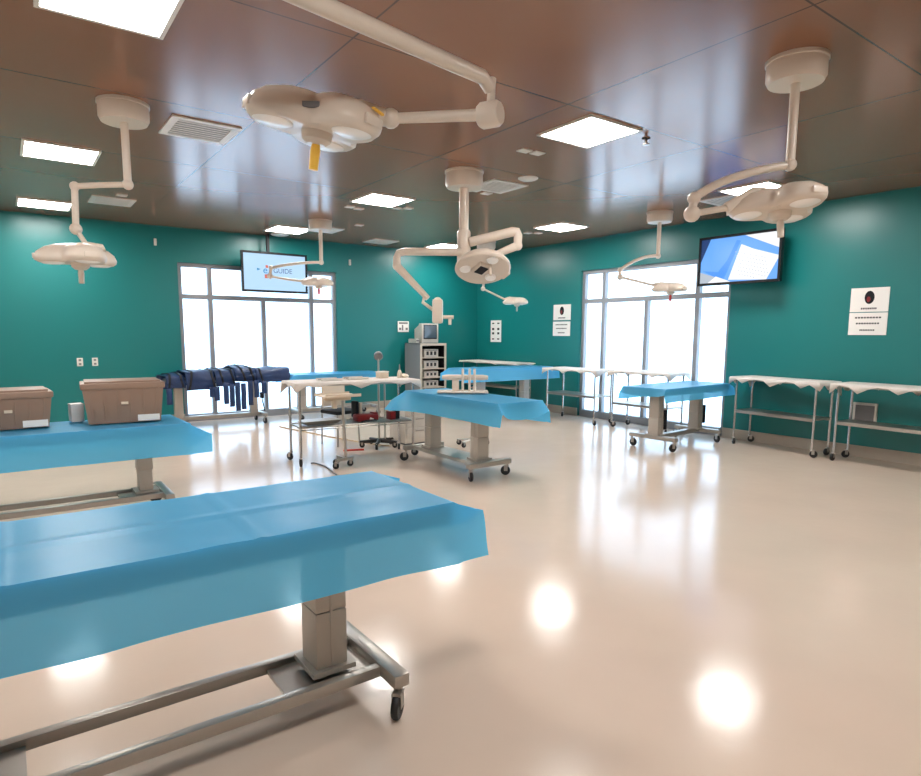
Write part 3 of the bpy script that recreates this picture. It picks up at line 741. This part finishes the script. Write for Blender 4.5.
for u, v, l in ((-.30, -.05, 'flat steel instrument tray at the left of the white trolley top'), (.05, .02, 'flat steel instrument tray at the middle of the white trolley top')):
    simple('instrument_tray', l, 'tray', on_trolley(u, v, ZT+.002), 0,
           [('tray', 'white', lambda m: (m.box((0, 0, .006), (.26, .16, .01)), m.box((0, .08, .014), (.26, .008, .026)), m.box((0, -.08, .014), (.26, .008, .026)))),
            ('instruments', 'grille', lambda m: [m.box((random.uniform(-.1, .1), random.uniform(-.06, .06), .016), (.09, .008, .008), random.uniform(-.5, .5)) for k in range(7)])], 'instrument trays')
simple('instrument_pouch', 'low rounded cream bundle at the right of the trolley top', 'bundle', on_trolley(.70, .06, ZT), 0,
       [('bundle', 'beige', lambda m: m.lathe([(0, 0), (.06, 0), (.07, .02), (.05, .042), (0, .05)]))])
# exam lamp on a pole behind the trolley
t = thing('examination_lamp', 'grey examination lamp on a pole rising behind the instrument trolley', 'lamp', (3.94, 7.26, 0))
m = MB()
for k in range(5):
    a = k*2*PI/5+.3; m.tube([(0, 0, .085), (.26*math.cos(a), .26*math.sin(a), .075)], [.03, .02], 8)
b = m.build('base', M['rubber'], t)
for k in range(5):
    a = k*2*PI/5+.3; caster(b, .25*math.cos(a), .25*math.sin(a), .08, .035, ang=a)
tube(t, 'pole', [(0, 0, .08), (0, 0, 1.17)], .013, 'steel'); 
m = MB(); m.lathe([(0, .05), (.03, .05), (.055, .02), (.06, -.02), (.05, -.03), (0, -.02)], (0, 0, 1.21), 20, frame_from((.3, .8, .4))); m.build('lamp_head', M['grille'], t)
tube(t, 'side_pole', [(.10, .02, .09), (.10, .02, .98)], .011, 'steel')
# Mayo stand before the trolley
t = thing('mayo_stand', 'cream tray stand in front of the instrument trolley at left', 'tray stand', (2.99, 6.30, 0))
m = MB(); m.box((0, .02, .10), (.26, .03, .03), R(20), bev=.006); m.box((0, .1, .10), (.03, .22, .03), bev=.006); m.build('base', M['steel'], t)
for x, y in ((-.10, -.01), (.11, .06), (0, .2)): caster(t, x, y, .09, .036, ang=random.uniform(-2, 2))
tube(t, 'post', [(.03, .05, .11), (.0, .05, .80)], .016, 'steel')
m = MB(); m.box((-.08, 0, .82), (.42, .30, .014), bev=.005)
for s in (-1, 1): m.box((-.08, s*.148, .83), (.42, .006, .03))
m.build('tray', M['beige'], t)
m = MB(); m.box((-.08, 0, .79), (.30, .06, .05), bev=.012); m.box((-.12, 0, .74), (.05, .05, .12), bev=.01); m.build('bracket', M['beige'], t)
# on the wire shelf
simple('shelf_tray', 'long tan tray at the left of the wire shelf', 'tray', on_trolley(-.42, -.02, .449), 0,
       [('tray', 'column', lambda m: m.hexa([(-.18, -.08, 0), (.18, -.08, 0), (.18, .08, 0), (-.18, .08, 0), (-.24, -.12, .045), (.24, -.12, .045), (.24, .12, .045), (-.24, .12, .045)]))])
simple('red_bag', 'dark red bag lying on the wire shelf', 'bag', on_trolley(.14, -.06, .449), 0,
       [('body', 'red', lambda m: (m.box((0, 0, .045), (.28, .16, .085), bev=.025), m.box((.11, 0, .075), (.06, .13, .06), bev=.02))), ('strap', 'strap', lambda m: m.tube([(-.1, -.085, .01), (-.02, -.09, .02), (.1, -.085, .015)], .008)),
        ('tag', 'paper', lambda m: m.box((.04, -.083, .03), (.05, .006, .025), mtx=Matrix.Rotation(.4, 4, 'Y')))])
simple('red_case', 'small dark red case with a black end on the wire shelf', 'case', on_trolley(.50, -.06, .449), 0,
       [('body', 'red', lambda m: m.box((-.03, 0, .05), (.07, .12, .1), bev=.008)), ('end', 'dark', lambda m: m.box((.035, 0, .065), (.05, .12, .13), bev=.008))])
simple('chair', 'rounded beige chair back behind the instrument trolley', 'chair', (3.62, 7.75, 0), .2,
       [('backrest', 'beige', lambda m: m.box((0, .17, .66), (.36, .05, .30), bev=.022)), ('seat', 'dark', lambda m: m.box((0, 0, .45), (.40, .38, .05), bev=.02)),
        ('leg', 'steel', lambda m: m.tube([(-.17, -.16, .43), (-.18, -.17, 0)], .012)), ('leg', 'steel', lambda m: m.tube([(.17, -.16, .43), (.18, -.17, 0)], .012)),
        ('leg', 'steel', lambda m: m.tube([(-.16, .19, .62), (-.18, .19, 0)], .012)), ('leg', 'steel', lambda m: m.tube([(.16, .19, .62), (.18, .19, 0)], .012))])
simple('slim_device', 'dark slim device standing behind the red bag', 'device', on_trolley(.10, .12, .449), .1,
       [('stand', 'steel', lambda m: m.box((0, 0, .01), (.16, .10, .02))), ('screen_body', 'dark', lambda m: m.box((-.03, 0, .13), (.05, .10, .20), bev=.01)), ('side_panel', 'beige', lambda m: m.box((.03, 0, .12), (.04, .09, .17), bev=.012))])
# low cabinet seen under the centre table
t = thing('drawer_cabinet', 'low white drawer cabinet seen beneath the centre table', 'cabinet', (4.50, 7.35, 0), .0)
m = MB(); m.box((0, 0, .30), (.46, .42, .56), bev=.008); m.build('body', M['device'], t)
for z in (.16, .32, .47):
    m = MB(); m.box((-.01, -.217, z), (.40, .016, .135), bev=.004); dr = m.build('drawer', M['device'], t)
    m = MB(); m.box((-.01, -.232, z+.03), (.12, .014, .014)); m.build('handle', M['steel'], dr)
m = MB(); m.box((0, 0, .01), (.42, .38, .02)); m.build('plinth', M['grille'], t)
t = thing('drip_stand', 'thin steel drip stand on a wheel behind the centre table', 'stand', (5.02, 6.62, 0))
m = MB()
for k in range(5):
    a = k*2*PI/5+.9; m.tube([(0, 0, .09), (.22*math.cos(a), .22*math.sin(a), .075)], .012, 6)
b = m.build('base', M['white'], t)
for k in range(5):
    a = k*2*PI/5+.9; caster(b, .22*math.cos(a), .22*math.sin(a), .08, .035, ang=a)
tube(t, 'pole', [(0, 0, .09), (0, 0, .80)], .012, 'steel'); m = MB(); m.tube([(-.07, 0, .78), (0, 0, .80), (.07, 0, .78)], .006, 6); m.build('hook', M['steel'], t)
# white limb positioner on the centre table
t = thing('limb_positioner', 'white positioning stand with three pegs on the centre table', 'positioning stand', (4.07, 5.56, .857), R(-36))
m = MB(); m.box((0, 0, .008), (.56, .26, .016), bev=.005); m.build('base_plate', M['lampwhite'], t)
m = MB(); m.box((-.08, .03, .09), (.075, .07, .155), bev=.008); m.build('column', M['lampwhite'], t)
m = MB(); m.tube([(-.23, .0, .165), (-.18, .0, .165), (.22, .0, .165), (.28, .0, .163)], [.022, .03, .03, .022], 12); m.build('cross_bar', M['lampwhite'], t)
for u in (.0, .075, .13):
    m = MB(); m.tube([(u, -.036, .016), (u, -.036, .255), (u, -.036, .265)], [.014, .014, .009], 12); m.build('peg', M['lampwhite'], t)
# cables on the floor
def cable(label, pts, r, mt):
    m = MB(); P = []
    for a, b, c in zip(pts[:-2], pts[1:-1], pts[2:]):
        a0 = [(a[i]+b[i])/2 for i in (0, 1)]; c0 = [(b[i]+c[i])/2 for i in (0, 1)]
        P += [(p.x, p.y, r) for p in bez((*a0, 0), (*b, 0), (*c0, 0), 6)][:-1]
    m.tube(P, r, 6); tag(m.build('floor_cable', M[mt]), label, 'cable', 'cables on the floor')
cable('tan cable across the floor under the instrument trolley', [(3.45, 10.0), (3.50, 9.5), (3.60, 9.0), (3.72, 8.36), (3.86, 7.75), (4.0, 7.3), (4.2, 7.0)], .008, 'cable')
cable('grey cable on the floor at the trolley wheels', [(2.72, 6.70), (2.80, 6.75), (2.83, 6.5), (2.80, 6.3), (2.75, 6.05), (2.74, 5.95)], .009, 'grille')
m = MB(); m.tube([(3.40, 7.22, .014), (3.64, 7.12, .016)], .012, 8); tag(m.build('red_rod', M['redrod']), 'thin red rod lying on the floor by the lamp base', 'rod')

# ------------------------------------------------------------------ equipment cabinet with monitor
t = thing('equipment_cabinet', 'tall grey equipment cabinet with open shelves by the left wall', 'cabinet', (6.93, 10.77, 0))
w, d, h = .62, .58, 1.31
m = MB(); m.box((-w/2+.012, 0, h/2), (.024, d, h-.02)); m.box((w/2-.012, 0, h/2), (.024, d, h-.02)); m.box((0, 0, h-.012), (w, d, .024)); m.box((0, 0, .06), (w, d, .08)); m.box((0, d/2-.01, h/2), (w-.048, .02, h-.04)); m.build('body', M['cabside'], t, smooth=False)
m = MB()
for s in (-1, 1): m.box((s*(w/2-.02), -d/2-.008, h/2), (.045, .016, h))
m.box((0, -d/2-.008, h-.025), (w, .018, .05)); m.box((0, -d/2-.008, .07), (w, .018, .09)); m.build('front_frame', M['cabframe'], t, smooth=False)
m = MB(); m.box((0, d/2-.024, h/2), (w-.05, .006, h-.06)); 
for s in (-1, 1): m.box((s*(w/2-.027), -.01, h/2), (.006, d-.06, h-.06))
m.build('lining', M['black'], t, smooth=False)
SH = (.20, .42, .62, .80, 1.02)
for z in SH:
    m = MB(); m.box((0, -.01, z), (w-.05, d-.05, .022)); m.build('shelf', M['cabframe'], t, smooth=False)
for z, hh, l in ((.211, .14, 'ivory recorder on the lowest cabinet shelf'), (.431, .13, 'ivory recorder on the second cabinet shelf from below'), (.631, .12, 'ivory recorder on the middle cabinet shelf'),
                 (.811, .15, 'ivory recorder on the fourth cabinet shelf from below'), (1.031, .16, 'ivory device with dark openings on the top cabinet shelf')):
    q = thing('video_recorder', l, 'recorder', (6.90, 10.67, z), 0, 'recorders in the cabinet')
    m = MB(); m.box((0, 0, hh/2), (.34, .34, hh), bev=.008); m.build('case', M['device'], q)
    m = MB()
    for k in range(3): m.box((-.09+k*.09, -.173, hh*.5), (.05, .006, hh*.45))
    m.build('front_slots', M['ink'], q, smooth=False)
    m = MB(); m.box((0, -.173, hh*.86), (.28, .008, .012)); m.build('trim', M['grille'], q, smooth=False)
for sx in (-1, 1):
    for sy in (-1, 1): caster(t, sx*.26, sy*.24, .03, .010)
t = thing('tube_monitor', 'old cream tube monitor on top of the equipment cabinet', 'monitor', (6.94, 10.66, 1.31), 0)
m = MB(); m.box((0, 0, .20), (.40, .12, .385), bev=.015); m.hexa([(-.2, .05, .05), (.19, .05, .05), (.13, .33, .08), (-.13, .33, .08), (-.2, .05, .36), (.2, .05, .36), (.13, .33, .28), (-.13, .33, .28)]); m.build('case', M['device'], t)
m = MB(); m.box((0, -.058, .225), (.32, .008, .285), bev=.003); m.build('screen_surround', M['dark'], t)
m = MB(); P = []
for i in range(9): P.append([((i-4)/4*.14, -.064-.012*(1-((i-4)/4)**2)*(1-((j-4)/4)**2), .23+(j-4)/4*.125) for j in range(9)])
m.grid(P); m.build('screen', M['crt'], t)
m = MB(); m.box((0, .02, .006), (.3, .2, .012)); m.build('foot', M['grille'], t)
simple('tape_player', 'flat cream tape player beside the old monitor', 'player', (6.66, 10.90, 1.31), .0,
       [('case', 'device', lambda m: m.box((0, -.12, .045), (.07, .30, .08), bev=.006)), ('front_panel', 'grille', lambda m: m.box((0, -.273, .05), (.06, .008, .03)))])

# ------------------------------------------------------------------ light, world, camera
w = bpy.data.worlds.new('World'); SC.world = w; w.use_nodes = True
w.node_tree.nodes['Background'].inputs[0].default_value = (.75, .87, 1, 1); w.node_tree.nodes['Background'].inputs[1].default_value = 1.0
cam = bpy.data.cameras.new('camera'); co = bpy.data.objects.new('camera', cam); COL.objects.link(co)
f, py, pitch, yaw, roll = 622.84, 413.29, .1269, .9423, .005
fw = Vector((math.cos(yaw)*math.cos(pitch), math.sin(yaw)*math.cos(pitch), -math.sin(pitch)))
r = Vector((math.sin(yaw), -math.cos(yaw), 0)); u = r.cross(fw)
c, s = math.cos(roll), math.sin(roll)
rr = c*r+s*u; uu = -s*r+c*u
mw = Matrix((rr, uu, -fw)).transposed().to_4x4(); mw.translation = (0, 0, 1.5)
co.matrix_world = mw
cam.sensor_width = 36; cam.sensor_fit = 'HORIZONTAL'; cam.lens = f/921*36; cam.shift_y = (py-388)/921; cam.clip_start = .02
SC.camera = co
SC.view_settings.view_transform = 'Standard'; SC.view_settings.look = 'None'; SC.view_settings.gamma = 1; SC.view_settings.use_curve_mapping = False
SC.view_settings.exposure = 0.40
SC.cycles.max_bounces = 10; SC.cycles.diffuse_bounces = 5; SC.cycles.glossy_bounces = 5; SC.cycles.transmission_bounces = 6
SC.cycles.sample_clamp_indirect = 8; SC.cycles.caustics_reflective = False; SC.cycles.caustics_refractive = False
try: SC.cycles.use_denoising = True
except Exception: pass
